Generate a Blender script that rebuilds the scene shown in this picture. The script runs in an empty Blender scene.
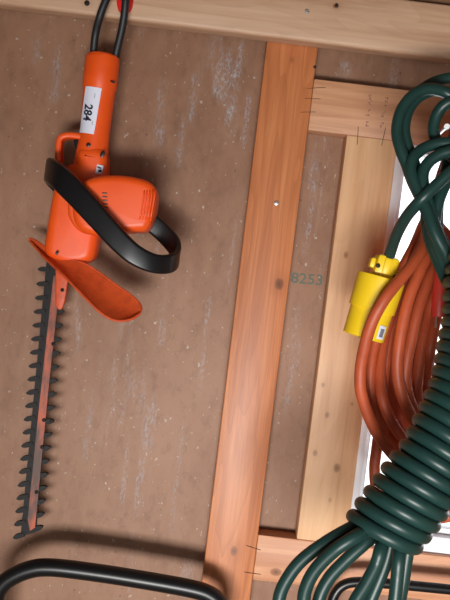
import bpy, bmesh, math, random
from mathutils import Vector, Matrix
random.seed(7)
SC = bpy.context.scene
COL = SC.collection
PI = math.pi

# ------------------------------------------------------------------ camera
# world: X along the wall, Y into the wall (stud faces at Y = 0), Z up; eye level near Z = 0
FPX = 795.2
CAM = Vector((-0.0291, -1.3891, 0.0324))
YAW, PITCH, ROLL = 0.0075, -0.0374, 0.1194
fw = Vector((math.sin(YAW)*math.cos(PITCH), math.cos(YAW)*math.cos(PITCH), math.sin(PITCH)))
rt0 = Vector((math.cos(YAW), -math.sin(YAW), 0))
up0 = rt0.cross(fw)
RT = rt0*math.cos(ROLL) + up0*math.sin(ROLL)
UP = -rt0*math.sin(ROLL) + up0*math.cos(ROLL)
cd = bpy.data.cameras.new('camera'); cam = bpy.data.objects.new('camera', cd); COL.objects.link(cam)
cd.sensor_fit = 'VERTICAL'; cd.sensor_height = 24.0; cd.lens = 24.0*FPX/600.0
cd.clip_start = 0.02
M = Matrix((RT, UP, -fw)).transposed().to_4x4(); M.translation = CAM
cam.matrix_world = M
SC.camera = cam

def at(px, py, Y):
    """point of the place seen at that spot, at depth Y"""
    d = fw + RT*((px-225)/FPX) + UP*((300-py)/FPX)
    return CAM + d*((Y-CAM.y)/d.y)
def ppm(Y): return FPX/(Y-CAM.y)          # pixels per metre

# ------------------------------------------------------------------ objects
def tag(o, label=None, cat=None, group=None, kind=None):
    if label: o['label'] = label
    if cat: o['category'] = cat
    if group: o['group'] = group
    if kind: o['kind'] = kind
    return o
def empty(name, loc, label, cat, group=None):
    o = bpy.data.objects.new(name, None); COL.objects.link(o); o.location = loc
    o.empty_display_size = .05
    return tag(o, label, cat, group)
def root_loc(o):
    v = Vector(o.location)
    while o.parent: o = o.parent; v = v + Vector(o.location)
    return v
def link(name, bm, mat, parent=None, smooth=True, angle=40):
    me = bpy.data.meshes.new(name)
    bmesh.ops.recalc_face_normals(bm, faces=bm.faces[:])
    org = Vector((0, 0, 0))
    if parent is None and name.split('_')[0] not in ('wall', 'floor', 'ceiling', 'trim', 'window', 'door'):
        n = max(1, len(bm.verts)); org = sum((v.co for v in bm.verts), Vector())/n
    bm.to_mesh(me); bm.free()
    if smooth:
        for p in me.polygons: p.use_smooth = True
        me.set_sharp_from_angle(angle=math.radians(angle))
    if org.length > 0: me.transform(Matrix.Translation(-org))
    o = bpy.data.objects.new(name, me); COL.objects.link(o)
    o.location = org
    if mat: me.materials.append(mat)
    if parent:
        o.parent = parent
        o.matrix_parent_inverse = Matrix.Translation(-root_loc(parent)) if parent.parent is None else Matrix.Identity(4)
        if parent.parent is None and parent.type != 'EMPTY':
            o.matrix_parent_inverse = Matrix.Translation(-Vector(parent.location))
    return o
def joinbm(*bms):
    r = bmesh.new()
    for b in bms:
        me = bpy.data.meshes.new('tmp'); b.to_mesh(me); b.free(); r.from_mesh(me); bpy.data.meshes.remove(me)
    return r

# ------------------------------------------------------------------ shapes
def box_bm(x0, x1, y0, y1, z0, z1, bev=0.0, seg=2):
    bm = bmesh.new()
    bmesh.ops.create_cube(bm, size=1)
    for v in bm.verts:
        v.co = Vector(((x0+x1)/2+v.co.x*(x1-x0), (y0+y1)/2+v.co.y*(y1-y0), (z0+z1)/2+v.co.z*(z1-z0)))
    if bev: bmesh.ops.bevel(bm, geom=bm.edges[:], offset=bev, segments=seg, affect='EDGES', profile=.5)
    return bm
def obox_bm(c, ax, ay, az, sx, sy, sz, bev=0.0):
    bm = box_bm(-sx/2, sx/2, -sy/2, sy/2, -sz/2, sz/2, bev)
    for v in bm.verts: v.co = c + ax*v.co.x + ay*v.co.y + az*v.co.z
    return bm
def crom(pts, n=6, closed=False):
    out = []; N = len(pts)
    rng = range(N if closed else N-1)
    for i in rng:
        p1 = pts[i]; p2 = pts[(i+1) % N]
        p0 = pts[i-1] if (i > 0 or closed) else [2*a-b for a, b in zip(p1, p2)]
        p3 = pts[(i+2) % N] if (i+2 < N or closed) else [2*b-a for a, b in zip(p1, p2)]
        for k in range(n):
            t = k/n
            out.append([.5*(2*b+(c-a)*t+(2*a-5*b+4*c-d)*t*t+(3*b-a-3*c+d)*t**3) for a, b, c, d in zip(p0, p1, p2, p3)])
    if not closed: out.append(list(pts[-1]))
    return out
def sweep_bm(P, sec, up=None, scale=None, closed=False, cap=True):
    """P: world points; sec: list of (u,v); up: width direction (u) per point or None for parallel transport"""
    bm = bmesh.new(); N = len(P); rings = []; u = None
    for i in range(N):
        a = P[i-1] if (i > 0 or closed) else P[0]
        b = P[(i+1) % N] if (i < N-1 or closed) else P[-1]
        t = (b-a).normalized()
        if up is not None:
            w = up[i] if isinstance(up, list) else up
            u = (w - t*w.dot(t)).normalized()
        else:
            if u is None:
                w = Vector((0, 1, 0)) if abs(t.y) < .9 else Vector((1, 0, 0))
            else: w = u
            u = (w - t*w.dot(t)).normalized()
        v = t.cross(u)
        s = scale[i] if scale else 1.0
        rings.append([bm.verts.new(P[i] + u*(x*s) + v*(y*s)) for x, y in sec])
    K = len(sec)
    for i in range(N if closed else N-1):
        A = rings[i]; B = rings[(i+1) % N]
        for k in range(K): bm.faces.new((A[k], A[(k+1) % K], B[(k+1) % K], B[k]))
    if cap and not closed:
        bm.faces.new(rings[0][::-1]); bm.faces.new(rings[-1])
    return bm
def circ(r, n=14, ry=None):
    ry = ry or r
    return [(r*math.cos(2*PI*k/n), ry*math.sin(2*PI*k/n)) for k in range(n)]
def rrect(w, h, r, n=4):
    out = []
    for cx, cy, a0 in ((w/2-r, h/2-r, 0), (-w/2+r, h/2-r, 90), (-w/2+r, -h/2+r, 180), (w/2-r, -h/2+r, 270)):
        for k in range(n+1):
            a = math.radians(a0+90*k/n); out.append((cx+r*math.cos(a), cy+r*math.sin(a)))
    return out
def path(pxs, n=6, closed=False):
    """(px,py,Y) -> smooth world path"""
    return [Vector(q) for q in crom([tuple(at(*p)) for p in pxs], n, closed)]
def tube_px(pxs, r, n=6, seg=14, closed=False):
    return sweep_bm(path(pxs, n, closed), circ(r, seg), closed=closed)
def rod_bm(a, b, r, seg=12, r2=None):
    return sweep_bm([a, b], circ(r, seg), scale=[1, (r2/r if r2 is not None else 1)])
def prism_bm(outline, Yref, y0, y1, bev, smooth_n=4, steps=4):
    """outline of the thing at depth Yref; the thing runs from y0 (front) to y1 (back) with rounded rims"""
    q = crom(outline, smooth_n, True) if smooth_n > 1 else [list(p) for p in outline]
    pts = [at(x, y, Yref) for x, y in q]; pts = [(p.x, p.z) for p in pts]
    N = len(pts)
    area = sum(pts[i][0]*pts[(i+1) % N][1]-pts[(i+1) % N][0]*pts[i][1] for i in range(N))
    sg = 1 if area > 0 else -1
    nor = []
    for i in range(N):
        ax, az = pts[i-1]; bx, bz = pts[(i+1) % N]
        dx, dz = bx-ax, bz-az; L = math.hypot(dx, dz) or 1
        nor.append((-dz/L*sg, dx/L*sg))        # inward
    bm = bmesh.new(); rings = []
    prof = []
    for k in range(steps+1):
        a = PI/2*k/steps; prof.append((y0+bev-bev*math.cos(a), bev-bev*math.sin(a)))
    b2 = min(bev, (y1-y0)/3)
    for k in range(steps+1):
        a = PI/2*k/steps; prof.append((y1-b2+b2*math.sin(a), b2-b2*math.cos(a)))
    for Y, ins in prof:
        rings.append([bm.verts.new((p[0]+n[0]*ins, Y, p[1]+n[1]*ins)) for p, n in zip(pts, nor)])
    for A, B in zip(rings, rings[1:]):
        for k in range(N): bm.faces.new((A[k], A[(k+1) % N], B[(k+1) % N], B[k]))
    bm.faces.new(rings[0]); bm.faces.new(rings[-1][::-1])
    return bm
def lathe_bm(c, axis, prof, seg=28, squash=1.0, side=None):
    """prof: (distance along axis, radius)"""
    axis = axis.normalized()
    w = side or (Vector((0, 1, 0)) if abs(axis.y) < .9 else Vector((1, 0, 0))); u = (w-axis*w.dot(axis)).normalized(); v = axis.cross(u)
    bm = bmesh.new(); R = []
    for s, r in prof:
        R.append([bm.verts.new(c+axis*s+u*(r*squash*math.cos(2*PI*k/seg))+v*(r*math.sin(2*PI*k/seg))) for k in range(seg)])
    for A, B in zip(R, R[1:]):
        for k in range(seg): bm.faces.new((A[k], A[(k+1) % seg], B[(k+1) % seg], B[k]))
    bm.faces.new(R[0][::-1]); bm.faces.new(R[-1])
    return bm
def text_data(s, size, bold=0.0):
    cu = bpy.data.curves.new('t', 'FONT'); cu.body = s; cu.size = size; cu.align_x = 'CENTER'; cu.align_y = 'CENTER'
    cu.offset = bold; cu.resolution_u = 6
    ob = bpy.data.objects.new('t', cu); COL.objects.link(ob)
    dg = bpy.context.evaluated_depsgraph_get(); dg.update()
    me = bpy.data.meshes.new_from_object(ob.evaluated_get(dg))
    vs = [(v.co.x, v.co.y) for v in me.vertices]; fs = [tuple(p.vertices) for p in me.polygons]
    bpy.data.objects.remove(ob); bpy.data.curves.remove(cu); bpy.data.meshes.remove(me)
    return vs, fs
def mapped_bm(vs, fs, f):
    bm = bmesh.new(); V = [bm.verts.new(f(*v)) for v in vs]
    for q in fs:
        try: bm.faces.new([V[i] for i in q])
        except ValueError: pass
    return bm

# ------------------------------------------------------------------ materials
def lin(c):
    return tuple(((x/255)/12.92 if x/255 <= .04045 else ((x/255+.055)/1.055)**2.4) for x in c)+(1,)
class NT:
    def __init__(s, name):
        s.m = bpy.data.materials.new(name); s.m.use_nodes = True; s.t = s.m.node_tree
        s.b = s.t.nodes['Principled BSDF']; s.out = s.t.nodes['Material Output']
        s.tc = s.t.nodes.new('ShaderNodeTexCoord')
    def n(s, typ, **kw):
        x = s.t.nodes.new('ShaderNode'+typ)
        for k, v in kw.items(): setattr(x, k, v)
        return x
    def l(s, a, b): s.t.links.new(a, b)
    def mapping(s, scale, loc=(0, 0, 0), rot=(0, 0, 0)):
        mp = s.n('Mapping'); s.l(s.tc.outputs['Object'], mp.inputs['Vector'])
        mp.inputs['Scale'].default_value = scale; mp.inputs['Location'].default_value = loc; mp.inputs['Rotation'].default_value = rot
        return mp.outputs[0]
    def noise(s, vec, scale=1, detail=4, rough=.55, dist=0):
        x = s.n('TexNoise'); s.l(vec, x.inputs['Vector']); x.inputs['Scale'].default_value = scale
        x.inputs['Detail'].default_value = detail; x.inputs['Roughness'].default_value = rough; x.inputs['Distortion'].default_value = dist
        return x.outputs[0]
    def ramp(s, fac, stops):
        r = s.n('ValToRGB'); s.l(fac, r.inputs[0]); e = r.color_ramp.elements
        while len(e) < len(stops): e.new(.5)
        for q, (p, c) in zip(e, stops): q.position = p; q.color = c if len(c) == 4 else lin(c)
        return r.outputs[0]
    def rng(s, v, a, b, c=0, d=1):
        x = s.n('MapRange'); s.l(v, x.inputs[0])
        for i, q in enumerate((a, b, c, d)): x.inputs[i+1].default_value = q
        return x.outputs[0]
    def math(s, op, a, b):
        x = s.n('Math', operation=op)
        for i, q in enumerate((a, b)):
            if isinstance(q, (int, float)): x.inputs[i].default_value = q
            else: s.l(q, x.inputs[i])
        return x.outputs[0]
    def mix(s, fac, a, b, blend='MIX'):
        x = s.n('Mix', data_type='RGBA', blend_type=blend)
        for sock, q in ((x.inputs[0], fac), (x.inputs[6], a), (x.inputs[7], b)):
            if isinstance(q, (int, float)): sock.default_value = q
            elif isinstance(q, tuple): sock.default_value = q if len(q) == 4 else lin(q)
            else: s.l(q, sock)
        return x.outputs[2]
    def base(s, c):
        if isinstance(c, tuple): s.b.inputs['Base Color'].default_value = c if len(c) == 4 else lin(c)
        else: s.l(c, s.b.inputs['Base Color'])
    def bump(s, h, strength=.2, dist=.001):
        x = s.n('Bump'); s.l(h, x.inputs['Height']); x.inputs['Strength'].default_value = strength; x.inputs['Distance'].default_value = dist
        s.l(x.outputs[0], s.b.inputs['Normal'])
    def set(s, rough=None, metal=None, spec=None, coat=None):
        if rough is not None: s.b.inputs['Roughness'].default_value = rough
        if metal is not None: s.b.inputs['Metallic'].default_value = metal
        if spec is not None: s.b.inputs['Specular IOR Level'].default_value = spec
        if coat is not None: s.b.inputs['Coat Weight'].default_value = coat

def wood(name, light, mid, dark, vertical=True, knots=(), seed=0.0, rough=.5, contrast=1.0, spec=.5):
    """knots: (x, z, radius, strength) on the face of the board"""
    t = NT(name)
    g = (38, 38, 2.2) if vertical else (2.2, 38, 38)
    v1 = t.mapping(g, (seed, seed*1.7, seed*.6))
    n1 = t.noise(v1, 1.0, 5, .6, .6)
    g2 = (300, 300, 7) if vertical else (7, 300, 300)
    n2 = t.noise(t.mapping(g2, (seed, 0, seed)), 1.0, 3, .6)
    n3 = t.noise(t.mapping((9, 9, 1.4) if vertical else (1.4, 9, 9), (seed*2, 1, 0)), 1.0, 2, .5, .8)
    rings = t.math('FRACT', t.math('MULTIPLY', n3, 11.0), 0.0)
    rings = t.math('MULTIPLY', rings, rings)
    c = t.ramp(n1, [(.28, dark), (.5, mid), (.74, light)])
    c = t.mix(t.math('MULTIPLY', rings, .42*contrast), c, dark)
    c = t.mix(t.rng(n2, .42, .75, 0, .5*contrast), c, dark)
    for kx, kz, r, st in knots:
        vm = t.n('VectorMath', operation='SUBTRACT'); t.l(t.tc.outputs['Object'], vm.inputs[0]); vm.inputs[1].default_value = (kx, 0, kz)
        v2 = t.n('VectorMath', operation='MULTIPLY'); t.l(vm.outputs[0], v2.inputs[0])
        v2.inputs[1].default_value = (1/r, 0, .72/r) if vertical else (.72/r, 0, 1/r)
        L = t.n('VectorMath', operation='LENGTH'); t.l(v2.outputs[0], L.inputs[0])
        d = t.math('ADD', L.outputs['Value'], t.math('MULTIPLY', t.math('SUBTRACT', n2, .5), .8))
        c = t.mix(t.rng(d, 3.2, .8, 0, .45*st), c, dark)
        c = t.mix(t.rng(d, 1.15, .75, 0, .9*st), c, (124, 72, 42))
        c = t.mix(t.rng(d, .55, .2, 0, .6*st), c, (84, 46, 28))
    t.base(c); t.set(rough=rough, spec=spec)
    t.bump(n2, .25, .0006)
    return t.m
def plain(name, col, rough=.5, metal=0, spec=.5, var=.0, varcol=None, vscale=40, bump=0, coat=None):
    t = NT(name)
    if var:
        n = t.noise(t.mapping((vscale,)*3), 1, 5, .6)
        t.base(t.mix(t.rng(n, .45, .7, 0, var), col, varcol))
    else: t.base(col)
    t.set(rough, metal, spec, coat)
    if bump:
        n = t.noise(t.mapping((900,)*3), 1, 2, .5); t.bump(n, bump, .0005)
    return t.m

# old paint scuffs running down the panel: (px, from, to, half width, strength)
SCUFFS = [(243, 40, 80, 5, .8), (238, 60, 140, 7, .8), (230, 45, 110, 6, .7), (250, 90, 150, 4, .7), (222, 55, 100, 4, .5), (198, 70, 130, 5, .55), (165, 75, 150, 6, .5),
          (185, 110, 170, 5, .45), (152, 390, 520, 5, .6), (165, 300, 350, 5, .45), (212, 280, 400, 4, .4), (120, 60, 120, 5, .35), (60, 40, 110, 8, .35), (36, 30, 70, 7, .3),
          (130, 430, 520, 5, .35), (95, 380, 470, 6, .3), (185, 420, 540, 6, .3), (318, 150, 260, 4, .45), (300, 300, 420, 5, .35), (345, 60, 80, 8, .4)]
# hardboard panel: brown, with pale vertical scuffs and specks
def panel_mat():
    t = NT('hardboard')
    big = t.noise(t.mapping((3.5, 3.5, 2.5), (2, 0, 1)), 1, 4, .55)
    fine = t.noise(t.mapping((420, 420, 420)), 1, 3, .6)
    c = t.ramp(big, [(.3, (128, 90, 68)), (.5, (145, 104, 80)), (.7, (160, 119, 95))])
    c = t.mix(t.rng(fine, .35, .75, 0, .3), c, (118, 88, 70))
    mo = t.noise(t.mapping((34, 34, 14), (4, 0, 2)), 1, 5, .65)
    c = t.mix(t.rng(mo, .35, .7, 0, .45), c, (164, 126, 100))
    mo2 = t.noise(t.mapping((60, 60, 40), (8, 0, 1)), 1, 5, .7)
    c = t.mix(t.rng(mo2, .52, .72, 0, .35), c, (98, 68, 52))
    st = t.noise(t.mapping((42, 42, 5.5), (1.35, 0, .7)), 1, 4, .62, .4)
    area = t.noise(t.mapping((7, 7, 2.2), (.6, 0, 2.1)), 1, 2, .5)
    br = t.noise(t.mapping((260, 260, 120)), 1, 3, .65)
    f = t.math('MULTIPLY', t.rng(st, .54, .70), t.rng(area, .46, .62))
    f = t.math('MULTIPLY', f, t.rng(br, .38, .6))
    c = t.mix(t.math('MULTIPLY', f, .5), c, (186, 190, 196))
    sp = t.noise(t.mapping((150, 150, 110), (5, 0, 2)), 1, 2, .5)
    c = t.mix(t.rng(sp, .69, .76, 0, .6), c, (196, 188, 178))
    dk = t.noise(t.mapping((95, 95, 95), (1, 0, 7)), 1, 1, .4)
    c = t.mix(t.rng(dk, .79, .83, 0, .5), c, (60, 42, 34))
    sx = t.n('SeparateXYZ'); t.l(t.tc.outputs['Object'], sx.inputs[0])
    for px, y0, y1, wd, st_ in SCUFFS:
        a = at(px, y0, .038); b = at(px-(y1-y0)*.122, y1, .038); xm = (a.x+b.x)/2
        dx = t.math('ABSOLUTE', t.math('SUBTRACT', t.math('ADD', sx.outputs[0], t.math('MULTIPLY', t.math('SUBTRACT', st, .5), .035)), xm), 0)
        dz = t.math('ABSOLUTE', t.math('SUBTRACT', sx.outputs[2], (a.z+b.z)/2), 0)
        f = t.math('MULTIPLY', t.rng(dx, wd/572, wd/572*.2), t.rng(dz, (a.z-b.z)/2, (a.z-b.z)/2*.6))
        f = t.math('MULTIPLY', f, t.rng(br, .40, .62))
        f = t.math('MULTIPLY', f, t.rng(mo2, .36, .6))
        c = t.mix(t.math('MULTIPLY', f, st_), c, (172, 182, 192))
    t.base(c); t.set(rough=.55, spec=.35); t.bump(fine, .2, .0005)
    return t.m
MP = panel_mat()
P2 = lambda px, py, Y=0.0: (at(px, py, Y).x, at(px, py, Y).z)
def knots(lst, Y=0.0):
    out = []
    for px, py, r, s in lst:
        x, z = P2(px, py, Y); out.append((x, z, r/ppm(Y), s))
    return out
M_STUD = wood('wood_stud', (212, 140, 90), (198, 122, 74), (158, 88, 48), True,
              knots([(279, 284, 4.2, 1), (234, 551, 3.6, .8), (292, 60, 2.5, .3)]), 1.3, rough=.44, contrast=.9)
M_WSTUD = wood('wood_window_stud', (232, 190, 148), (224, 178, 136), (200, 148, 106), True,
               knots([(346, 255, 2.4, .5), (337, 468, 3.4, .6), (315, 453, 2.5, .5), (327, 415, 2.2, .5), (323, 385, 2, .4), (352, 404, 1.6, .4), (330, 500, 2, .3)]), 4.1, rough=.5, contrast=.45)
M_HEAD = wood('wood_header', (220, 170, 134), (210, 156, 118), (178, 122, 86), False, (), 2.7, rough=.5, contrast=.6)
M_PLATE = wood('wood_plate', (222, 168, 130), (212, 154, 116), (178, 116, 80), False,
               knots([(276, 572, 4.2, .8)]), 6.2, rough=.5, contrast=.6)
M_BEAM = wood('wood_beam', (212, 178, 150), (202, 164, 134), (168, 126, 98), False,
              knots([(336, 6, 2.2, .9), (87, 3, 2.0, 1.0)], -.038), 8.9, rough=.5, contrast=.5)
M_PLY = wood('wood_sheathing', (140, 100, 66), (122, 84, 54), (92, 60, 38), False, (), 3.3, rough=.7, contrast=1.0)
M_ROOM = wood('wood_room', (150, 122, 96), (138, 110, 86), (112, 86, 64), True, (), 5.5, rough=.8)
M_FLOOR = plain('floor_concrete', (150, 142, 132), .85, var=.6, varcol=(120, 112, 104), vscale=6)
M_VINYL = plain('window_vinyl', (226, 230, 236), .35)
M_ORANGE = plain('trimmer_orange', (240, 88, 24), .42, var=.35, varcol=(222, 72, 18), vscale=30)
M_GUARD = plain('guard_orange', (206, 80, 34), .5, var=.7, varcol=(166, 60, 28), vscale=60)
M_BLACK = plain('black_plastic', (26, 26, 28), .36, bump=.15)
M_HANDLE = plain('black_handle', (17, 17, 20), .33, spec=.5)
M_CORD = plain('black_cord', (30, 31, 35), .5)
M_STEEL = plain('dark_blade_steel', (17, 14, 14), .6, metal=0, spec=.3, var=.4, varcol=(36, 24, 20), vscale=80)
M_BAR = plain('black_bar_paint', (16, 17, 19), .34, spec=.45)
M_WHITE = plain('white_sticker', (228, 230, 246), .5)
M_INK = plain('ink', (24, 26, 44), .6)
M_ZINC = plain('zinc_screw', (200, 200, 198), .3, metal=.8)
M_NAIL = plain('dark_nail', (46, 30, 22), .6, metal=.3)
M_FINE = plain('thin_nail', (104, 64, 42), .6)
M_RED = plain('red_vinyl', (226, 36, 28), .4)
M_GREEN = plain('green_cord', (28, 57, 53), .38, spec=.45, var=.3, varcol=(16, 44, 42), vscale=30)
M_YELLOW = plain('yellow_plastic', (246, 206, 34), .4, var=.2, varcol=(230, 180, 24), vscale=30)
M_OCORD = plain('orange_cord', (184, 82, 46), .5, var=.5, varcol=(150, 62, 38), vscale=40)
M_PLUG = plain('red_plug', (206, 56, 44), .42)
M_GREY = plain('grey_print', (120, 122, 132), .6)
M_STAMP = plain('green_stamp_ink', (94, 104, 92), .7)
M_PSTAMP = plain('purple_stamp_ink', (150, 104, 92), .7)
M_RUST = (lambda t: (t.base(t.mix(t.rng(t.noise(t.mapping((60, 60, 14)), 1, 4, .6), .40, .60), (172, 70, 26), (74, 40, 26))), t.set(.5), t.m)[-1])(NT('rail_orange_worn'))
def glass_mat():
    t = NT('window_glass')
    tr = t.n('BsdfTransparent'); gl = t.n('BsdfGlossy'); gl.inputs['Roughness'].default_value = .02
    fr = t.n('Fresnel'); fr.inputs[0].default_value = 1.45
    mx = t.n('MixShader'); t.l(fr.outputs[0], mx.inputs[0]); t.l(tr.outputs[0], mx.inputs[1]); t.l(gl.outputs[0], mx.inputs[2])
    t.l(mx.outputs[0], t.out.inputs[0]); return t.m
M_GLASS = glass_mat()

# ------------------------------------------------------------------ the setting
W, T = .089, .038
S1, HZ, ZB, ZBM = .1574, .3795, -.425, .4308      # window stud left, header top, sill plate top, ledger bottom
ZF, ZC, XL, XR, YF = -1.45, .95, -1.15, 1.25, -2.7
WX0, WX1, WZ0, WZ1 = S1+W, S1+W+.62, ZB, HZ-W
PT = .012
def struct(name, bm, m, parent=None, smooth=True):
    o = link(name, bm, m, parent, smooth)
    if parent is None: o['kind'] = 'structure'
    return o
def multi(*boxes): return joinbm(*[box_bm(*b) for b in boxes])
wb = struct('wall_back', multi((XL, WX0, T, T+PT, ZF, ZC), (WX0, WX1, T, T+PT, ZF, WZ0), (WX0, WX1, T, T+PT, WZ1, ZC), (WX1, XR, T, T+PT, ZF, ZC)), MP, smooth=False)
struct('wall_left', box_bm(XL-.03, XL, YF, T+PT, ZF, ZC), M_ROOM, smooth=False)
struct('wall_right', box_bm(XR, XR+.03, YF, T+PT, ZF, ZC), M_ROOM, smooth=False)
struct('floor', box_bm(XL-.03, XR+.03, YF-.03, T+PT, ZF-.05, ZF), M_FLOOR, smooth=False)
struct('ceiling', box_bm(XL-.03, XR+.03, YF-.03, T+PT, ZC, ZC+.03), M_ROOM, smooth=False)
DX0, DX1, DZ1 = -.45, .95, .25
struct('wall_front', multi((XL-.03, DX0, YF-.03, YF, ZF, ZC), (DX1, XR+.03, YF-.03, YF, ZF, ZC), (DX0, DX1, YF-.03, YF, DZ1, ZC)), M_ROOM, smooth=False)
struct('trim_1', box_bm(0, W, 0, T, ZF, ZC, .0025), M_STUD)                       # main stud
struct('trim_2', box_bm(S1, S1+W, 0, T, ZB, HZ-W, .0025), M_WSTUD)                # stud beside the window
struct('trim_3', box_bm(W, XR, 0, T, HZ-W, HZ, .0025), M_HEAD)                    # header over the window
struct('trim_4', box_bm(W, XR, 0, T, ZB-W*.92, ZB, .0025), M_PLATE)               # plate under the window
struct('trim_5', box_bm(XL, XR, -T, 0, ZBM, ZBM+W, .006, 3), M_BEAM)              # ledger across the top
struct('trim_6', box_bm(XL, XR, -.012, 0, ZBM+W+.001, ZC, .001), M_PLY)           # sheathing above the ledger
# window
fwid = .015
fr = struct('window_1', joinbm(
    box_bm(WX0, WX0+fwid, .012, .06, WZ0, WZ1, .002), box_bm(WX1-fwid, WX1, .012, .06, WZ0, WZ1, .002),
    box_bm(WX0+fwid, WX1-fwid, .012, .06, WZ0, WZ0+.030, .002), box_bm(WX0+fwid, WX1-fwid, .012, .06, WZ1-fwid, WZ1, .002),
    box_bm(WX0+fwid, WX0+fwid+.010, .03, .06, WZ0+.03, WZ1-fwid, .002), box_bm(WX0+fwid+.01, WX1-fwid, .03, .06, WZ0+.03, WZ0+.042, .002)), M_VINYL)
struct('glass', box_bm(WX0+fwid+.009, WX1-fwid-.001, .044, .048, WZ0+.041, WZ1-fwid-.001), M_GLASS, fr, smooth=False)

# stamped number on the hardboard, letter marks on the header
vs, fs = text_data('8253', .0262, .0003)
c0 = at(307, 279.5, T); ca = .03
num = link('stamped_number', mapped_bm(vs, fs, lambda u, v: Vector((c0.x+u*1.12*math.cos(ca), T-.0006, c0.z+v+u*math.sin(ca)))), M_STAMP, wb, smooth=False)
tag(num, 'faint green stamped number')
def stamp_marks():
    bm = bmesh.new(); r = random.Random(3)
    for (xa, ya, xb, yb) in ((371, 96, 366, 126), (387, 98, 381, 127)):
        for k in range(9):
            if k in (3, 6): continue
            f = k/8; p = at(xa+(xb-xa)*f, ya+(yb-ya)*f, 0)
            for j in range(2):
                a = r.choice((0, 0, .6, -.6, 1.57)); L = .0018+r.random()*.0016; w = .00055
                c = p + Vector((r.uniform(-.002, .002), 0, r.uniform(-.0015, .0015)))
                d = Vector((math.cos(a), 0, math.sin(a))); q = Vector((-d.z, 0, d.x))
                V = [bm.verts.new(Vector((0, -.0005-c.y, 0))+c+d*s*L+q*u*w) for s, u in ((-1, -1), (1, -1), (1, 1), (-1, 1))]
                bm.faces.new(V)
    return bm
hd = bpy.data.objects['trim_3']
link('lumber_stamp', stamp_marks(), M_PSTAMP, hd, smooth=False)

# ------------------------------------------------------------------ nails and screws
def screw(px, py, Y, r, mat, name, label, cat):
    p = at(px, py, Y); ax = Vector((0, -1, 0))
    bm = lathe_bm(p+Vector((0, .012, 0)), ax, [(0, r*.35), (.0115, r*.35), (.012, r*.98), (.0132, r), (.0145, r*.8), (.0148, r*.35), (.0138, r*.25)], 16)
    return tag(link(name, bm, mat), label, cat)
screw(276.3, 203.3, 0, .0046, M_ZINC, 'screw', 'shiny round screw head in the reddish main stud', 'screw')
screw(307, 11.5, -T, .0042, M_ZINC, 'screw', 'shiny screw head in the top board above the main stud', 'screw')
screw(87, 3.2, -T, .0046, M_NAIL, 'nail', 'dark round nail head in the top board near the black cord', 'nail')
screw(336.5, 5.3, -T, .0032, M_NAIL, 'nail', 'dark nail head in the top board right of the shiny screw', 'nail')
screw(314.8, 67, 0, .0026, M_NAIL, 'nail', 'tiny dark nail head at right edge of main stud, just above the header', 'nail')
def bent(x0, y0, x1, y1, label):
    a = at(x0, y0, -.0002); b = at(x1, y1, -.0002); m = (a+b)/2+Vector((0, -.0006, 0))
    P = [a+Vector((0, .004, 0)), a, m, b, b+Vector((0, .004, 0))]
    tag(link('bent_nail', sweep_bm([Vector(q) for q in crom([tuple(p) for p in P], 4)], circ(.0005, 8)), M_FINE if y0 < 115 else M_NAIL), label, 'nail')
bent(308, 88.5, 325, 87.5, 'uppermost of the thin dark nails across the joint of main stud and header')
bent(305, 98.3, 320, 99, 'middle of the thin dark nails across the joint of main stud and header')
bent(301, 112.2, 315, 112, 'lowest of the thin dark nails across the joint of main stud and header')
bent(358.2, 127, 357.3, 144, 'left dark nail across the joint of header and pale window stud')
bent(385.5, 128, 381.7, 145, 'right dark nail across the joint of header and pale window stud')
bent(246.5, 545.5, 260.5, 550, 'upper dark nail across the joint of main stud and bottom board')
bent(244.5, 572, 260.5, 574.3, 'lower dark nail across the joint of main stud and bottom board')

# ------------------------------------------------------------------ hedge trimmer
tr_loc = at(102, 56, -.035)
TR = empty('hedge_trimmer', tr_loc, 'orange electric hedge trimmer hanging blade down from a red hook by its cord', 'hedge trimmer')
YH = -.034
hs = [(103.0, 55.5, 14.5), (102.8, 57.5, 16.6), (102.5, 61, 17.0), (101, 74, 17.2), (99.6, 88, 17.0), (99.3, 91, 15.9), (98, 104, 15.4), (95.4, 130, 14.6), (94.0, 141, 15.0), (92.4, 152, 16.0), (90, 172, 17.5)]
HP = [at(x, y, YH) for x, y, r in hs]; HR = [r/ppm(YH) for x, y, r in hs]
h_ax = (HP[-1]-HP[2]).normalized()
# the rear handle: a round hollow grip with a collar
def grip():
    base = sweep_bm(HP, circ(1, 28), up=Vector((0, 1, 0)), scale=HR)
    return base
housing = link('handle_housing', grip(), M_ORANGE, TR)
def h_surf(s, a, lift=0.0):
    """point on the grip: s 0..1 between the 5th and 9th station, a = angle away from the viewer's side, to the right"""
    i = s*(len(hs)-1); k = min(int(i), len(hs)-2); f = i-k
    c = HP[k].lerp(HP[k+1], f); r = HR[k]*(1-f)+HR[k+1]*f + lift
    t = (HP[k+1]-HP[k]).normalized(); y = Vector((0, -1, 0)); y = (y-t*y.dot(t)).normalized(); x = y.cross(t)
    if x.x < 0: x = -x
    return c + y*(r*math.cos(a)) + x*(r*math.sin(a))
def s_of(py):
    for k in range(len(hs)-1):
        if hs[k][1] <= py <= hs[k+1][1]: return (k+(py-hs[k][1])/(hs[k+1][1]-hs[k][1]))/(len(hs)-1)
    return 0 if py < hs[0][1] else 1
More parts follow.
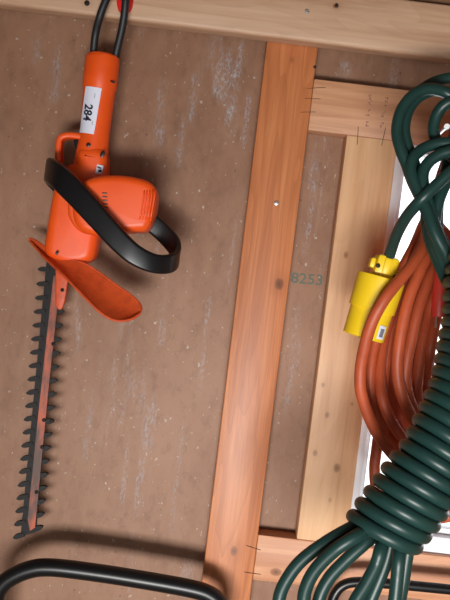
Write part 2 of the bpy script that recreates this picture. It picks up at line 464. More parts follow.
# sticker: a patch of the grip
def st_map(u, v, lift):
    """u across (px from the grip axis), v along (py)"""
    s = s_of(v); i = s*(len(hs)-1); k = min(int(i), len(hs)-2); r = hs[k][2]*(1-(i-k))+hs[k+1][2]*(i-k)
    return h_surf(s, math.asin(max(-1, min(1, u/r))), lift)
def axis_px(py):
    for k in range(len(hs)-1):
        if hs[k][1] <= py <= hs[k+1][1]:
            f = (py-hs[k][1])/(hs[k+1][1]-hs[k][1]); return hs[k][0]*(1-f)+hs[k+1][0]*f
    return hs[-1][0]
bm = bmesh.new(); grid = []
NU, NV = 8, 16
for j in range(NV+1):
    row = []
    for i in range(NU+1):
        fu, fv = i/NU, j/NV
        x = (88.2+(104-88.2)*fu)*(1-fv)+(80.6+(96.2-80.6)*fu)*fv; y = (90.3+1.2*fu)*(1-fv)+(135.8+1.0*fu)*fv
        row.append(bm.verts.new(st_map(x-axis_px(y), y, .0008)))
    grid.append(row)
for j in range(NV):
    for i in range(NU): bm.faces.new((grid[j][i], grid[j][i+1], grid[j+1][i+1], grid[j+1][i]))
sticker = link('sticker', bm, M_WHITE, TR); tag(sticker, 'white number sticker reading 284')
def on_sticker(cx, cy):
    ux, uy = -.135, .991           # direction of reading: down the grip
    def f(u, v):
        x = cx+ux*u+uy*v; y = cy+uy*u-ux*v
        return st_map(x-axis_px(y), y, .0013)
    return f
vs, fs = text_data('284', 11.0, .32)
link('sticker_number', mapped_bm(vs, fs, on_sticker(90.2, 116)), M_INK, sticker, smooth=False)
for cx, cy, L, w in ((97.5, 99.5, 4.5, .5), (95, 126, 4, .45)):
    bm = bmesh.new(); f = on_sticker(cx, cy); bm.faces.new([bm.verts.new(f(a*L/2, b*w/2)) for a, b in ((-1, -1), (1, -1), (1, 1), (-1, 1))])
    link('sticker_print', bm, M_GREY, sticker, smooth=False)
# dark slots and screw holes on the grip
def spot(px, py, Y, rx, ry, ang=0, name='screw_hole', mat=None):
    c = at(px, py, Y); k = ppm(Y); ca_, sa_ = math.cos(ang), math.sin(ang)
    b = lathe_bm(Vector((0, 0, 0)), Vector((0, -1, 0)), [(0, 1), (.0016, 1), (.002, .8)], 18)
    for v in b.verts:
        x, z = v.co.x*rx/k, v.co.z*ry/k; v.co = c + Vector((x*ca_-z*sa_, v.co.y, x*sa_+z*ca_))
    return link(name, b, mat or M_BLACK, TR)
spot(88.5, 76.5, -.0535, 1.6, 2.2); spot(112.8, 82, -.0545, 2.6, 1.0, -.3)
spot(88.5, 145.0, -.0610, 2.2, 2.2)
# body of the tool
body_out = [(77.5, 155), (82, 148), (98, 147), (106.5, 155), (107, 170), (105, 190), (101, 215), (98, 240), (94, 257), (85, 264), (70, 265.5), (55, 261), (45, 251), (47, 230), (52, 200), (58, 175), (66, 166.5), (77, 162)]
link('body', prism_bm(body_out, -.05, -.064, -.002, .016, 5, 5), M_ORANGE, TR)
base_out = [(92+24*math.cos(a*PI/8), 208+27*math.sin(a*PI/8)) for a in range(16)]
link('motor_base', prism_bm(base_out, -.068, -.076, -.055, .006, 3, 4), M_ORANGE, TR)
spot(102.5, 154.2, -.0622, 2.0, 3.6, -.25); spot(57, 253, -.070, 1.4, 1.8); spot(70.3, 211.5, -.068, 1.8, 4.2, -.1)
def patch(px, py, Y, w_, h_, name, mat, ang=0):
    c = at(px, py, Y); kk = ppm(Y)
    return link(name, obox_bm(c, Vector((math.cos(ang), 0, math.sin(ang))), Vector((0, 1, 0)), Vector((-math.sin(ang), 0, math.cos(ang))), w_/kk, .0012, h_/kk, .0004), mat, TR)
patch(99.5, 169.3, -.0645, 6.6, 8.8, 'warning_sticker', M_WHITE, -.1)
patch(99.4, 167.6, -.0653, 4.2, 1.4, 'warning_mark', M_INK, -.3)
patch(100, 171.0, -.0653, 3.4, 2.6, 'warning_mark', M_INK, .25)
# trigger guard and trigger
gp = path([(88, 139, -.035), (78, 136.8, -.035), (67.5, 136.2, -.035), (61, 139.5, -.035), (59.5, 148, -.035), (59, 158, -.035), (60, 170, -.035), (66, 178, -.035)], 6)
link('trigger_guard', sweep_bm(gp, rrect(.026, .0105, .004), up=Vector((0, 1, 0))), M_ORANGE, TR)
link('trigger', prism_bm([(74, 141), (81, 141), (81, 160), (75.5, 160), (77, 152)], -.035, -.044, -.026, .003, 3, 3), M_BLACK, TR)
# motor housing
mot_out = [(75, 214), (77, 196), (86, 183), (100, 177.5), (122, 176.5), (141, 179.5), (152, 184), (157, 192), (156.5, 206), (153.5, 220), (148, 230.5), (136, 232.5), (118, 233.5), (100, 236), (86, 233), (78, 225)]
MY = -.128
motor = link('motor_housing', prism_bm(mot_out, -.10, MY, -.05, .013, 5, 7), M_ORANGE, TR)
for k in range(5):
    x = 143.5+k*2.7
    t = max(0, (157-x)/ppm(-.10)); bv = .013
    yy = MY + (bv-math.sqrt(max(0, bv*bv-(bv-t)**2)) if t < bv else 0)
    P = path([(x+1.0, 191, yy+.006), (x+.6, 194, yy-.0006), (x-1.2, 206, yy-.0006), (x-3.0, 216, yy-.0006), (x-3.6, 219, yy+.006)], 4)
    link('vent_rib', sweep_bm(P, rrect(.0024, .0075, .0009, 2), up=Vector((1, 0, 0))), M_ORANGE, motor)
for k in range(6):
    a = at(102.2+k*.3, 193+k*3.6, MY-.0002); b = at(107.0+k*.25, 193.3+k*3.6, MY-.0002)
    link('vent_slot', sweep_bm([a, b], rrect(.0016, .0022, .0006, 2), up=Vector((0, 1, 0))), M_BLACK, motor)
# front loop handle, a flat black band right round the tool
fh = [(72, 190, -.03), (58, 180, -.030), (50.5, 172.5, -.052), (50.5, 170.5, -.090), (60, 178, -.124), (78, 196, -.138), (100, 220, -.146), (119, 241, -.150), (135, 255, -.150), (154, 263.5, -.142), (170, 263.5, -.124), (176.5, 257, -.098), (174, 246, -.076), (164, 234, -.066), (150, 222, -.066), (136, 214, -.07)]
FP = path(fh, 7); NP = len(FP)
toolax = (at(60, 240, -.05)-at(75, 120, -.05)).normalized()
scl = [1.06-.26*min(1, max(0, (i/NP-.25)/.35)) for i in range(NP)]
link('front_handle', sweep_bm(FP, rrect(.038, .014, .0055, 4), up=toolax, scale=scl), M_HANDLE, TR)
# orange hand guard: a cupped plate standing off the tool above the blade
def plate():
    # stations along the plate from the left tip to the rounded right tip: upper edge, lower edge (px, py, Y)
    up_ = [(29.5, 238.5, -.03), (36, 241, -.035), (48, 249, -.045), (66, 258, -.058), (84, 263.5, -.066), (100, 273, -.070), (116, 285, -.076), (130, 294.5, -.083), (139, 303, -.092), (141.5, 309, -.098)]
    lo_ = [(30, 241, -.03), (36, 248, -.045), (46, 259, -.068), (60, 272, -.092), (74, 286, -.108), (88, 300.5, -.116), (102, 313.5, -.120), (116, 320.5, -.121), (130, 319.5, -.118), (139.5, 314, -.108)]
    U = path(up_, 4); L = path(lo_, 4); NT_ = len(U); NW = 8; th = .0032
    bm = bmesh.new(); A = []; B = []
    for i in range(NT_):
        ra, rb = [], []
        for j in range(NW+1):
            f = j/NW; p = U[i].lerp(L[i], f); sag = math.sin(PI*f)*.006
            n = (L[i]-U[i]).cross(U[min(i+1, NT_-1)]-U[max(i-1, 0)]); n = n.normalized() if n.length > 1e-9 else Vector((0, -1, 0))
            if n.y > 0: n = -n
            p = p - n*sag
            ra.append(bm.verts.new(p+n*th/2)); rb.append(bm.verts.new(p-n*th/2))
        A.append(ra); B.append(rb)
    for i in range(NT_-1):
        for j in range(NW):
            bm.faces.new((A[i][j], A[i][j+1], A[i+1][j+1], A[i+1][j])); bm.faces.new((B[i][j], B[i+1][j], B[i+1][j+1], B[i][j+1]))
        for j in (0, NW):
            bm.faces.new((A[i][j], A[i+1][j], B[i+1][j], B[i][j]))
    for i in (0, NT_-1):
        for j in range(NW): bm.faces.new((A[i][j], A[i][j+1], B[i][j+1], B[i][j]))
    rim = [Vector(p) for p in U] + [Vector(p) for p in L[::-1]]
    return joinbm(bm, sweep_bm(rim, circ(.0022, 8), closed=True))
link('hand_guard', plate(), M_GUARD, TR)
# blade
YB = -.024
B0, B1 = (54.5, 262), (29, 532)
def bl(s, off):           # s: 0..1 along the bar, off: px across (right positive)
    return (B0[0]+(B1[0]-B0[0])*s+off, B0[1]+(B1[1]-B0[1])*s)
def poly_bm(pxs, y0, y1):
    bm = bmesh.new(); f = [at(x, y, YB) for x, y in pxs]
    A = [bm.verts.new((p.x, y0, p.z)) for p in f]; B = [bm.verts.new((p.x, y1, p.z)) for p in f]; n = len(A)
    bm.faces.new(A); bm.faces.new(B[::-1])
    for k in range(n): bm.faces.new((A[k], A[(k+1) % n], B[(k+1) % n], B[k]))
    return bm
parts = [poly_bm([bl(0, -8), bl(0, 5), bl(1, 7), bl(1.012, -4), bl(1.0, -8)], YB-.001, YB+.003)]
def tooth(bx, by, dx, dy, L, w):
    n = (-dy, dx); P = []
    for f, k in ((-.35, .75), (.0, .85), (.3, 1.0), (.65, .9), (.88, .5), (1.0, .0), (.88, -.5), (.65, -.9), (.3, -1.0), (.0, -.85), (-.35, -.75)):
        P.append((bx+dx*L*f+n[0]*w*k, by+dy*L*f+n[1]*w*k))
    return P
def teeth(side, y0, y1, n, slope0, slope1):
    for k in range(n):
        f = k/(n-1); py = y0+(y1-y0)*(f**.97); s = (py-B0[1])/(B1[1]-B0[1])
        off = (-7.0 if side < 0 else 5.5)
        x, y = bl(s, off); sl = slope0+(slope1-slope0)*f
        dx, dy = side, -side*sl; L_ = math.hypot(dx, dy)
        parts.append(poly_bm(tooth(x, y, dx/L_, dy/L_, 9.0, 2.5), YB-.0035 if k % 2 else YB-.003, YB+.0035))
teeth(-1, 269, 535, 21, .03, .30)
teeth(1, 296.5, 529, 18, .02, .32)
blade = link('cutting_blade', joinbm(*parts), M_STEEL, TR, smooth=False)
rail = link('blade_rail', poly_bm([bl(.05, 1), bl(.05, 8), bl(.5, 6.5), bl(.98, 6.2), bl(.992, 1.5), bl(.95, -1.8), bl(.5, -1.0)], YB-.0055, YB), M_RUST, TR, smooth=False)
link('blade_bracket', prism_bm([(57.5, 262), (70, 262), (68.5, 285), (65.5, 303), (61.5, 309.5), (56.8, 305), (57, 285)], YB, YB-.011, YB-.001, .002, 3, 3), M_GUARD, TR)
for px, py in ((62.5, 290), (53.2, 344), (44, 420), (42, 447), (36.5, 492)):
    p = at(px, py, YB-.0105 if py < 300 else YB-.0055)
    link('rail_bolt', lathe_bm(p+Vector((0, .001, 0)), Vector((0, -1, 0)), [(0, .0032), (.0025, .0032), (.0033, .002)], 10), M_STEEL, TR)
link('blade_nut', lathe_bm(at(52.5, 420.5, YB-.002), Vector((0, -1, 0)), [(0, .0034), (.004, .0034), (.005, .0022)], 8), M_STEEL, TR)
# power cord: a loop out of the grip end, slung over the hook
link('power_cord', tube_px([(94.5, 66, -.036), (93.5, 54, -.037), (95.5, 34, -.046), (100, 16, -.062), (106, 0, -.068), (112, -12, -.068), (118.5, -16.5, -.068), (124, -10, -.068), (125.5, 2, -.068), (122.5, 26, -.056), (116.5, 52, -.040), (114, 66, -.036)], 0.0064, 7, 14), M_CORD, TR)
# red hook on the top board
hk = at(123.5, -9, -.06)
HK = empty('wall_hook', at(124, 0, -T), 'red coated hook on the top board holding the black cord loop', 'hook')
link('hook_plate', prism_bm([(116.5, -20), (131.5, -20), (132.8, 2), (129.5, 11.5), (122, 13), (117, 6)], -.045, -.0455, -.038, .003, 3, 3), M_RED, HK)
hc = at(118.5, -5.5, -.068)
q0 = at(121, -4, -.043)
link('hook_arm', sweep_bm([Vector(q) for q in crom([tuple(q0+Vector((0, .003, 0))), tuple(q0), tuple(Vector((hc.x, -.06, hc.z-.002))), tuple(Vector((hc.x-.001, -.074, hc.z-.001))), tuple(Vector((hc.x-.001, -.086, hc.z+.006))), tuple(Vector((hc.x-.001, -.089, hc.z+.017)))], 6)], circ(.0055, 12)), M_RED, HK)

# ------------------------------------------------------------------ green extension cord on a long spike
pk_tip = at(447, 126.5, -.285); pk_base = at(432, 141, 0)
axp = (pk_tip-pk_base).normalized()
tag(link('spike', lathe_bm(pk_base-axp*.02, axp, [(0, .0028), (.02+(pk_tip-pk_base).length-.006, .0030), (.02+(pk_tip-pk_base).length-.0055, .0044), (.02+(pk_tip-pk_base).length-.003, .0044), (.02+(pk_tip-pk_base).length, .004)], 14), M_ZINC),
    'long steel spike inside the green cord loops, driven in beside the window', 'spike')
CR = .0082
GC = empty('extension_cord', at(440, 235, -.33), 'thick dark green extension cord coiled and tightly wrapped, with a yellow connector', 'extension cord')
def strand(name, pts, mat=M_GREEN, r=CR, parent=None):
    return link(name, tube_px(pts, r, 7, 14), mat, parent or GC)
Yt = -.26
# upper loops over the spike, running down into the wrap
strand('cord_loop', [(486, 330, -.345), (500.0, 268, Yt-.05), (516.0, 215, Yt), (518.0, 170, Yt), (508.0, 138.0, Yt), (480, 128, Yt), (468, 111, Yt), (455, 98.5, Yt), (443, 91.5, Yt), (430, 89.0, Yt-.005), (418, 92, Yt-.008), (409, 99, Yt-.01), (402, 109, Yt-.012), (398, 121, Yt-.014), (397, 134, Yt-.016), (400.5, 149, Yt-.02), (406.5, 164, Yt-.024), (412, 180, Yt-.03), (421, 199, Yt-.04), (431, 222, Yt-.05), (444, 250, Yt-.055), (470, 280, -.335), (478, 330, -.355), (468, 390, -.37), (436, 465, -.386), (390, 522, -.40)])
strand('cord_loop', [(486, 330, -.345), (502.2, 268, Yt-.05), (518.2, 215, Yt+.02), (520.2, 170, Yt+.02), (509.1, 130.0, Yt+.02), (486, 120, Yt+.02), (470, 106, Yt+.02), (453, 95, Yt+.018), (436, 90.5, Yt+.015), (422, 95, Yt+.012), (412, 104, Yt+.008), (406, 117, Yt+.004), (404.5, 132, Yt), (408, 148, Yt-.004), (414, 163, Yt-.008), (419, 180, Yt-.014), (427, 203, Yt-.03), (435, 226, Yt-.04), (448, 252, Yt-.045), (466, 290, Yt-.07)])
strand('cord_loop', [(486, 330, -.345), (504.4, 268, Yt-.05), (520.4, 215, Yt+.045), (522.4, 170, Yt+.045), (510.2, 128.0, Yt+.045), (490, 92, Yt+.045), (470, 80, Yt+.045), (452, 78, Yt+.045), (437, 81, Yt+.043), (425, 87, Yt+.04), (415, 95, Yt+.036), (408, 106, Yt+.03), (403, 122, Yt+.025), (402, 138, Yt+.02), (407, 154, Yt+.016), (417, 176, Yt+.010), (428, 205, Yt), (437, 232, Yt-.01), (452, 262, Yt-.03), (470, 300, -.33)])
strand('cord_loop', [(486, 330, -.345), (506.6, 268, Yt-.05), (522.6, 215, Yt-.01), (524.6, 170, Yt-.01), (511.3, 128.0, Yt-.01), (488, 112, Yt-.01), (472, 100, Yt-.008), (458, 99, Yt-.006), (447.5, 103, Yt-.004), (440, 109.5, Yt), (435.5, 118, Yt+.002), (433.5, 128, Yt+.002), (435.5, 139, Yt), (443, 149, Yt-.004), (456, 160, Yt-.01), (472, 176, Yt-.02), (482, 210, Yt-.04), (480, 260, Yt-.06)])
strand('cord_loop', [(486, 330, -.345), (508.8, 268, Yt-.05), (524.8, 215, Yt-.02), (526.8, 170, Yt-.02), (512.4, 138.0, Yt-.02), (495, 128, Yt-.02), (472, 136, Yt-.02), (452, 142, Yt-.022), (436, 144, Yt-.022), (422, 149.5, Yt-.024), (412.5, 159, Yt-.03), (411, 172, Yt-.034), (417, 189, Yt-.04), (426, 208, Yt-.05), (434, 231, Yt-.06), (448, 258, Yt-.065), (470, 300, -.345)])
strand('cord_loop', [(486, 330, -.345), (511.0, 268, Yt-.05), (527.0, 215, Yt-.035), (529.0, 170, Yt-.035), (513.5, 144.0, Yt-.035), (495, 134, Yt-.035), (472, 143, Yt-.035), (453, 150, Yt-.035), (440, 154.5, Yt-.034), (429, 162, Yt-.034), (423, 173, Yt-.036), (424, 188, Yt-.04), (430, 208, Yt-.045), (436, 230, Yt-.05), (450, 262, Yt-.06), (470, 310, -.345)])
strand('cord_loop', [(486, 330, -.345), (513.2, 268, Yt-.05), (529.2, 215, Yt-.01), (531.2, 170, Yt-.01), (514.6, 138.0, Yt-.01), (492, 128, Yt-.01), (470, 156, Yt-.015), (450, 177, Yt-.02), (439.5, 198, Yt-.03), (435, 219, Yt-.035), (434.5, 240, Yt-.045), (448, 274, Yt-.06), (472, 320, -.345)])
strand('cord_loop', [(486, 330, -.345), (515.4, 268, Yt-.05), (531.4, 215, Yt+.005), (533.4, 170, Yt+.005), (515.7, 148.0, Yt+.005), (490, 138, Yt+.005), (468, 162, Yt), (448, 181, Yt-.005), (436, 202, Yt-.015), (430.5, 221, Yt-.025), (430.5, 240, Yt-.03), (446, 280, Yt-.06), (474, 330, -.35)])
strand('cord_loop', [(486, 330, -.345), (517.6, 268, Yt-.05), (533.6, 215, Yt+.012), (535.6, 170, Yt+.012), (508.8, 132, Yt+.012), (476, 118, Yt+.012), (460, 126, Yt+.012), (454, 138, Yt+.014), (448.5, 153, Yt+.014), (446, 170, Yt+.012), (438, 190, Yt+.01), (428, 207, Yt), (427, 228, Yt-.01), (438, 262, Yt-.04), (470, 320, -.345)])
strand('cord_loop', [(486, 330, -.345), (519.8, 268, Yt-.05), (535.8, 215, Yt+.03), (537.8, 170, Yt+.03), (509.9, 132, Yt+.03), (476, 118, Yt+.03), (462, 128, Yt+.03), (454, 150, Yt+.03), (447, 172, Yt+.028), (440, 193, Yt+.022), (437.5, 215, Yt+.015), (439, 240, Yt), (452, 275, Yt-.04), (474, 320, -.345)])
# the end that runs down to the connector
strand('cord_end', [(486, 330, -.345), (522.0, 268, Yt-.05), (538.0, 215, Yt-.05), (540.0, 170, Yt-.05), (519.0, 150.0, Yt-.05), (496, 140, Yt-.05), (472, 156, Yt-.052), (453, 170, Yt-.054), (437, 184.5, Yt-.054), (421, 200, Yt-.052), (407, 216, Yt-.025), (396.5, 235, Yt+.01), (390, 254, Yt+.04), (386.5, 266, Yt+.053)])
# tight wrap: one helix round the bundle
ax_px = [(379, 537, -.40), (404, 505, -.394), (428, 471, -.386), (446, 442, -.380), (459, 412, -.374), (469, 378, -.366), (476, 341, -.357), (481, 296, -.345), (484, 259, -.335)]
AX = path(ax_px, 30)
ln = [0.0]
for a, b in zip(AX, AX[1:]): ln.append(ln[-1]+(b-a).length)
TOT = ln[-1]; TURN = 22; RW = .0415
def along(s):
    for k in range(len(ln)-1):
        if ln[k+1] >= s: 
            f = (s-ln[k])/(ln[k+1]-ln[k]); return AX[k].lerp(AX[k+1], f), (AX[k+1]-AX[k]).normalized()
    return AX[-1], (AX[-1]-AX[-2]).normalized()
HX = []; NS = 28
rr = random.Random(5)
jit = [rr.uniform(-.0022, .0022) for _ in range(TURN+2)]
for i in range(TURN*NS+1):
    th = 2*PI*i/NS+2.4; k = i/NS; s = TOT*k/TURN
    c, t = along(min(s, TOT*.9999))
    y = Vector((0, -1, 0)); sl = .50+.9*max(0, min(1, k/9))*.25 if k < 9 else .725-.4*min(1, (k-9)/9)
    x = (at(100, 100*sl, -.38)-at(0, 0, -.38)).normalized(); y = (y-x*y.dot(x)).normalized()
    j = jit[int(k)]*(1-k % 1)+jit[int(k)+1]*(k % 1)
    r = RW+j-(.022*(1-k/.35) if k < .35 else 0)
    # the cord crosses the bundle a little askew
    HX.append(c + y*(r*math.cos(th)) + x*(r*math.sin(th)) + t*(.003*math.cos(th+.8)))
link('cord_wrap', sweep_bm(HX, circ(.0091, 14)), M_GREEN, GC)
# bundled strands inside the wrap
core = []
for k in range(6):
    a = 2*PI*k/6
    P = []
    for m in range(0, len(AX), 12):
        t = (AX[min(m+1, len(AX)-1)]-AX[max(m-1, 0)]).normalized(); y = Vector((0, -1, 0)); y = (y-t*y.dot(t)).normalized(); x = t.cross(y)
        P.append(AX[m]+y*(.021*math.cos(a))+x*(.021*math.sin(a)))
    core.append(sweep_bm(P, circ(CR*1.15, 12)))
link('cord_core', joinbm(*core), M_GREEN, GC)
# loops hanging out below
Yl = -.41
def loop_low(p, Y0, dY):
    n = len(p); return [(x, y, -.393 if i == 0 else -.398 if i == 1 else Y0+dY*i/(n-1)) for i, (x, y) in enumerate(p)]
for p, Y0, dY in (
    ([(392, 505), (368, 520), (349, 529), (325, 543), (301, 561), (286, 581), (279, 600), (280, 625), (292, 650)], -.405, -.03),
    ([(394, 508), (376, 525), (358, 535), (335, 550), (316, 569), (306, 588), (304, 606), (310, 632), (326, 655)], -.425, -.035),
    ([(396, 510), (380, 530), (364, 544), (344, 562), (328, 580), (319, 600), (318, 622), (330, 652)], -.400, -.02),
    ([(397, 505), (387, 530), (381, 548), (376, 565), (366, 584), (354, 604), (346, 630), (342, 656)], -.43, -.03),
    ([(400, 510), (393, 535), (388, 556), (380, 578), (370, 602), (362, 628), (352, 656)], -.395, -.01),
    ([(402, 505), (400, 535), (399, 556), (397, 580), (394, 605), (388, 632), (376, 656)], -.42, -.02),
    ([(408, 510), (409, 540), (406, 562), (402, 588), (396, 616), (386, 650)], -.395, -.01)):
    strand('cord_loop', loop_low(p, Y0, dY))
# close the hanging loops under the frame
for a, b in (((292, 650, -.435), (342, 656, -.46)), ((326, 655, -.46), (376, 656, -.44)), ((330, 652, -.42), (352, 656, -.405))):
    strand('cord_loop', [a, ((a[0]*2+b[0])/3, 668, a[2]), ((a[0]+2*b[0])/3, 669, b[2]), b])
# yellow connector
YC = -.205
cb = at(363, 337.5, YC); ct = at(381.5, 277, YC); ax = (ct-cb).normalized(); k = ppm(YC); Lc = (ct-cb).length
con = link('connector', lathe_bm(cb, ax, [(0, 0.02842), (0.00157, 0.03093), (0.02926, 0.03135), (Lc*.46, 0.03177), (Lc*.465, 0.03469), (Lc*.9, 0.03574), (Lc*.985, 0.03532), (Lc, 0.03240), (Lc+0.00104, 0.01881)], 40), M_YELLOW, GC)
side = ax.cross(Vector((0, -1, 0))).normalized()
if side.x < 0: side = -side
nrm = Vector((0, -1, 0)); nrm = (nrm-ax*nrm.dot(ax)).normalized()
cc = ct+ax*.0155
clamp = link('cord_clamp', joinbm(obox_bm(cc, side, nrm, ax, .034, .039, .033, .006),
    obox_bm(cc-side*0.01881+ax*0.00104, side, nrm, ax, 0.01045, 0.01881, 0.01567, 0.00366),
    obox_bm(cc+side*0.01463+nrm*0.00627-ax*0.00836, side, nrm, ax, 0.01254, 0.02717, 0.01672, 0.00418),
    obox_bm(cc+nrm*0.01776+ax*0.00104, side, nrm, ax, 0.01254, 0.00836, 0.02508, 0.00313)), M_YELLOW, con)
for sx, dz in ((-0.01358, -0.00209), (0.01515, -0.01045)):
    link('clamp_screw', lathe_bm(cc+side*sx+nrm*0.01933+ax*dz, nrm, [(-0.00209, 0.00334), (0.00125, 0.00334), (0.00188, 0.00209)], 12), M_NAIL, con)
# rating label: a curved white patch
def con_patch(a0, a1, s0, s1, lift, mat, name):
    bm = bmesh.new(); G = []
    for i in range(7):
        a = a0+(a1-a0)*i/6
        G.append([bm.verts.new(cb+ax*s+(nrm*math.cos(a)+side*math.sin(a))*(0.03166+lift)) for s in (s0, s1)])
    for i in range(6): bm.faces.new((G[i][0], G[i+1][0], G[i+1][1], G[i][1]))
    return link(name, bm, mat, con)
con_patch(.42, .86, 0.00522, 0.02508, 0.00063, M_WHITE, 'rating_label')
con_patch(.52, .76, 0.00836, 0.02090, 0.00104, M_GREY, 'label_print')
for sx, sz in ((-0.00836, 0.00940), (0.01045, 0.00418), (0, -0.01045)):
    c_ = cb-ax*0.00042+side*sx+nrm*sz
    link('socket_slot', obox_bm(c_, side, nrm, ax, 0.00230, 0.00836, 0.00104), M_NAIL, con)

# ------------------------------------------------------------------ orange extension cord behind it
OC = empty('extension_cord', at(425, 250, -.2), 'orange extension cord coiled in long loops behind the green wrapped cord', 'extension cord')
OR_ = .0087
NO = [0]
def ostr(pts):
    """a loop of the cord: off the spike, down through the green strands, then as given"""
    NO[0] += 1; n = NO[0]; ys = -.06-.0082*((n*7) % 17)
    low = [(x, y, Y+.052 if Y < -.2 else Y+.02) for x, y, Y in pts if y > 240]
    w = ((n*5) % 7-3)*.9
    top = [(500+n, 330, ys*.5-.06), (508+n*.8, 262, ys), (502+n*.6, 195, ys), (487+n*.3, 143, ys), (470, 121, ys), (459+w*.4, 123, ys), (452+w*.5, 150, ys), (444+w*.7, 175, ys-.005), (437+w*.8, 200, ys*.6+low[0][2]*.4), (min(436, 432.5+w*.9+(low[0][0]-430)*.55), 222, ys*.3+low[0][2]*.7)]
    return strand('cord_loop', top+low, M_OCORD, OR_, OC)
Yo = -.25
# each loop: down from the spike, round at the bottom behind the green wrap, up again out of frame
ostr([(462, 170, -.20), (448, 195, -.215), (436, 222, -.24), (424, 246, -.268), (411, 266, -.292), (397, 283, -.308), (384, 300, -.316), (373, 320, -.312), (366, 341, -.302), (361, 366, -.290), (360.5, 388, -.284), (366, 409, -.276), (375, 430, -.268), (388, 449, -.262), (408, 470, -.262), (434, 488, -.262), (462, 492, -.26), (490, 470, -.25), (505, 420, -.23)])
ostr([(458, 185, -.19), (446, 214, -.21), (434, 241, -.235), (421, 269, -.255), (410.5, 294, -.265), (403.5, 320, -.27), (399, 346, -.272), (397.5, 370, -.27), (402, 395, -.268), (414, 420, -.26), (432, 444, -.26), (460, 462, -.255), (490, 445, -.24)])
ostr([(464, 190, -.18), (450, 224, -.20), (438, 256, -.225), (427.5, 283, -.245), (418, 310, -.255), (412, 337, -.26), (407, 362, -.262), (406, 386, -.258), (414, 410, -.25), (430, 432, -.25), (458, 448, -.25)])
ostr([(456, 180, -.16), (440, 212, -.18), (422, 245, -.19), (407, 275, -.18), (395, 303, -.165), (387, 330, -.16), (381.5, 355, -.172), (380, 380, -.185), (383.5, 402, -.228), (393, 424, -.225), (412, 452, -.222), (436, 486, -.22), (446, 507, -.22), (462, 515, -.22), (482, 500, -.22)])
ostr([(454, 178, -.14), (438, 210, -.155), (414.5, 246, -.165), (399, 276, -.17), (387, 308, -.17), (376, 340, -.205), (371, 366, -.212), (371, 390, -.212), (377, 411, -.208), (388, 430, -.205), (408, 458, -.2), (430, 486, -.195), (444, 500, -.19), (466, 506, -.19), (486, 490, -.19)])
ostr([(466, 200, -.16), (452, 240, -.18), (441, 275, -.20), (431.5, 305, -.215), (424, 337, -.225), (419, 368, -.23), (417, 396, -.23), (424, 425, -.225), (446, 450, -.22), (474, 450, -.22)])
ostr([(468, 205, -.14), (456, 250, -.155), (444, 285, -.175), (436, 318, -.19), (430, 350, -.20), (426, 385, -.205), (430, 415, -.2), (448, 440, -.2), (476, 445, -.2)])
ostr([(452, 200, -.12), (436, 230, -.13), (418, 265, -.14), (402, 300, -.15), (390, 340, -.16), (384, 375, -.165), (381, 405, -.165), (379, 430, -.165), (376.5, 450, -.165), (374.5, 470, -.165), (378, 492, -.165), (396, 512, -.165), (430, 519, -.165), (470, 512, -.165)])
rb = random.Random(11)
for q in range(9):
    x0 = 402+q*4.6; y = -.105-.006*(q % 3)
    w_ = rb.uniform(-2, 2)
    ostr([(452+q*2, 196, y+.02), (436+q*3+w_, 228, y), (420+q*3.4, 262, y), (405+q*4, 298, y-.01), (396+q*4.4+w_, 335, y-.015), (390+q*4.8, 372, y-.015), (388+q*5, 404, y-.015), (392+q*5.4+w_, 430, y-.015), (406+q*6, 455-q*1.5, y-.015), (430+q*6, 470-q*2, y-.015), (470+q*5, 470-q*4, y-.01)])
# its plug hangs among the loops
pa = at(443, 246, -.205); pb = at(440, 317, -.21); pax = (pb-pa).normalized(); pl = (pb-pa).length
plug = link('plug', lathe_bm(pa, pax, [(0, .0088), (.012, .0092), (.022, .0105), (pl*.5, .0112), (pl*.62, .0128), (pl*.97, .0132), (pl, .012)], 28, .8), M_PLUG, OC)
for sx in (-.006, .006):
    link('plug_prong', obox_bm(pb+Vector((sx, 0, 0))+pax*.008, Vector((1, 0, 0)), Vector((0, 1, 0)), pax, .0015, .0065, .018), M_ZINC, plug)

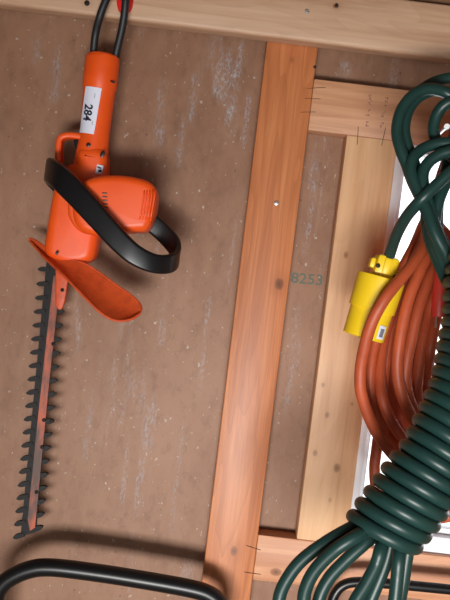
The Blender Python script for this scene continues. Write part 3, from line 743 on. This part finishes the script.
# ------------------------------------------------------------------ black tubular handles standing on the floor
def handle(pts, r, Yb, label, feet):
    P = path(pts, 8)
    lo, hi = P[0], P[-1]
    full = [Vector((feet[0], Yb, ZF+.005)), Vector((lo.x+(feet[0]-lo.x)*.5, (Yb+lo.y)/2, lo.z-.35))] if False else []
    a = [Vector((lo.x, lo.y, ZF+.0)), Vector((lo.x, lo.y, lo.z-.25)), Vector((lo.x, lo.y, lo.z-.03))]
    b = [Vector((hi.x, hi.y, hi.z-.03)), Vector((hi.x, hi.y, hi.z-.25)), Vector((hi.x, hi.y, ZF+.0))]
    o = link('tubular_handle', sweep_bm(a+P+b, circ(r, 20)), M_BAR)
    return tag(o, label, 'handle')
handle([(-6, 612, -.075), (-5, 603, -.075), (-2, 591, -.075), (8, 579.5, -.075), (28, 570, -.075), (52, 567.5, -.075), (102, 573.5, -.075), (152, 581.5, -.075), (190, 588.5, -.075), (208, 594, -.075), (219, 603, -.075), (223, 616, -.075)], .0148, -.075, 'thick black tubular handle with rounded corners below the hedge trimmer', (0, 0))
handle([(331, 612, -.06), (332, 603, -.06), (335, 594, -.06), (342, 586, -.06), (354, 582.3, -.06), (380, 583, -.06), (450, 589.5, -.06), (520, 597, -.06), (534, 603, -.06), (540, 616, -.06)], .0086, -.06, 'thinner black tubular handle under the window, behind the green cord', (0, 0))

# ------------------------------------------------------------------ light
w = bpy.data.worlds.new('World'); SC.world = w; w.use_nodes = True
bg = w.node_tree.nodes['Background']; bg.inputs[0].default_value = (.93, .97, 1, 1); bg.inputs[1].default_value = 2.0
def area(name, loc, target, sx, sy, power, col):
    l = bpy.data.lights.new(name, 'AREA'); l.shape = 'RECTANGLE'; l.size = sx; l.size_y = sy; l.energy = power; l.color = col
    o = bpy.data.objects.new(name, l); COL.objects.link(o); o.location = loc
    d = Vector(target)-Vector(loc); o.rotation_euler = d.to_track_quat('-Z', 'Y').to_euler(); return o
area('door_daylight', (-.08, YF+.06, -.85), (.50, 0, -.52), 1.0, .38, 21, (1, .985, .95)).data.spread = math.radians(92)
area('window_daylight', ((WX0+WX1)/2, .10, (WZ0+WZ1)/2), ((WX0+WX1)/2-.2, -1, -.3), .6, .65, 3, (.9, .95, 1))
vs_ = SC.view_settings
SC.display_settings.display_device = 'sRGB'
vs_.view_transform = 'Standard'; vs_.look = 'None'; vs_.exposure = 0.0; vs_.gamma = 1.0; vs_.use_curve_mapping = False
SC.cycles.max_bounces = 6
SC.cycles.use_denoising = True
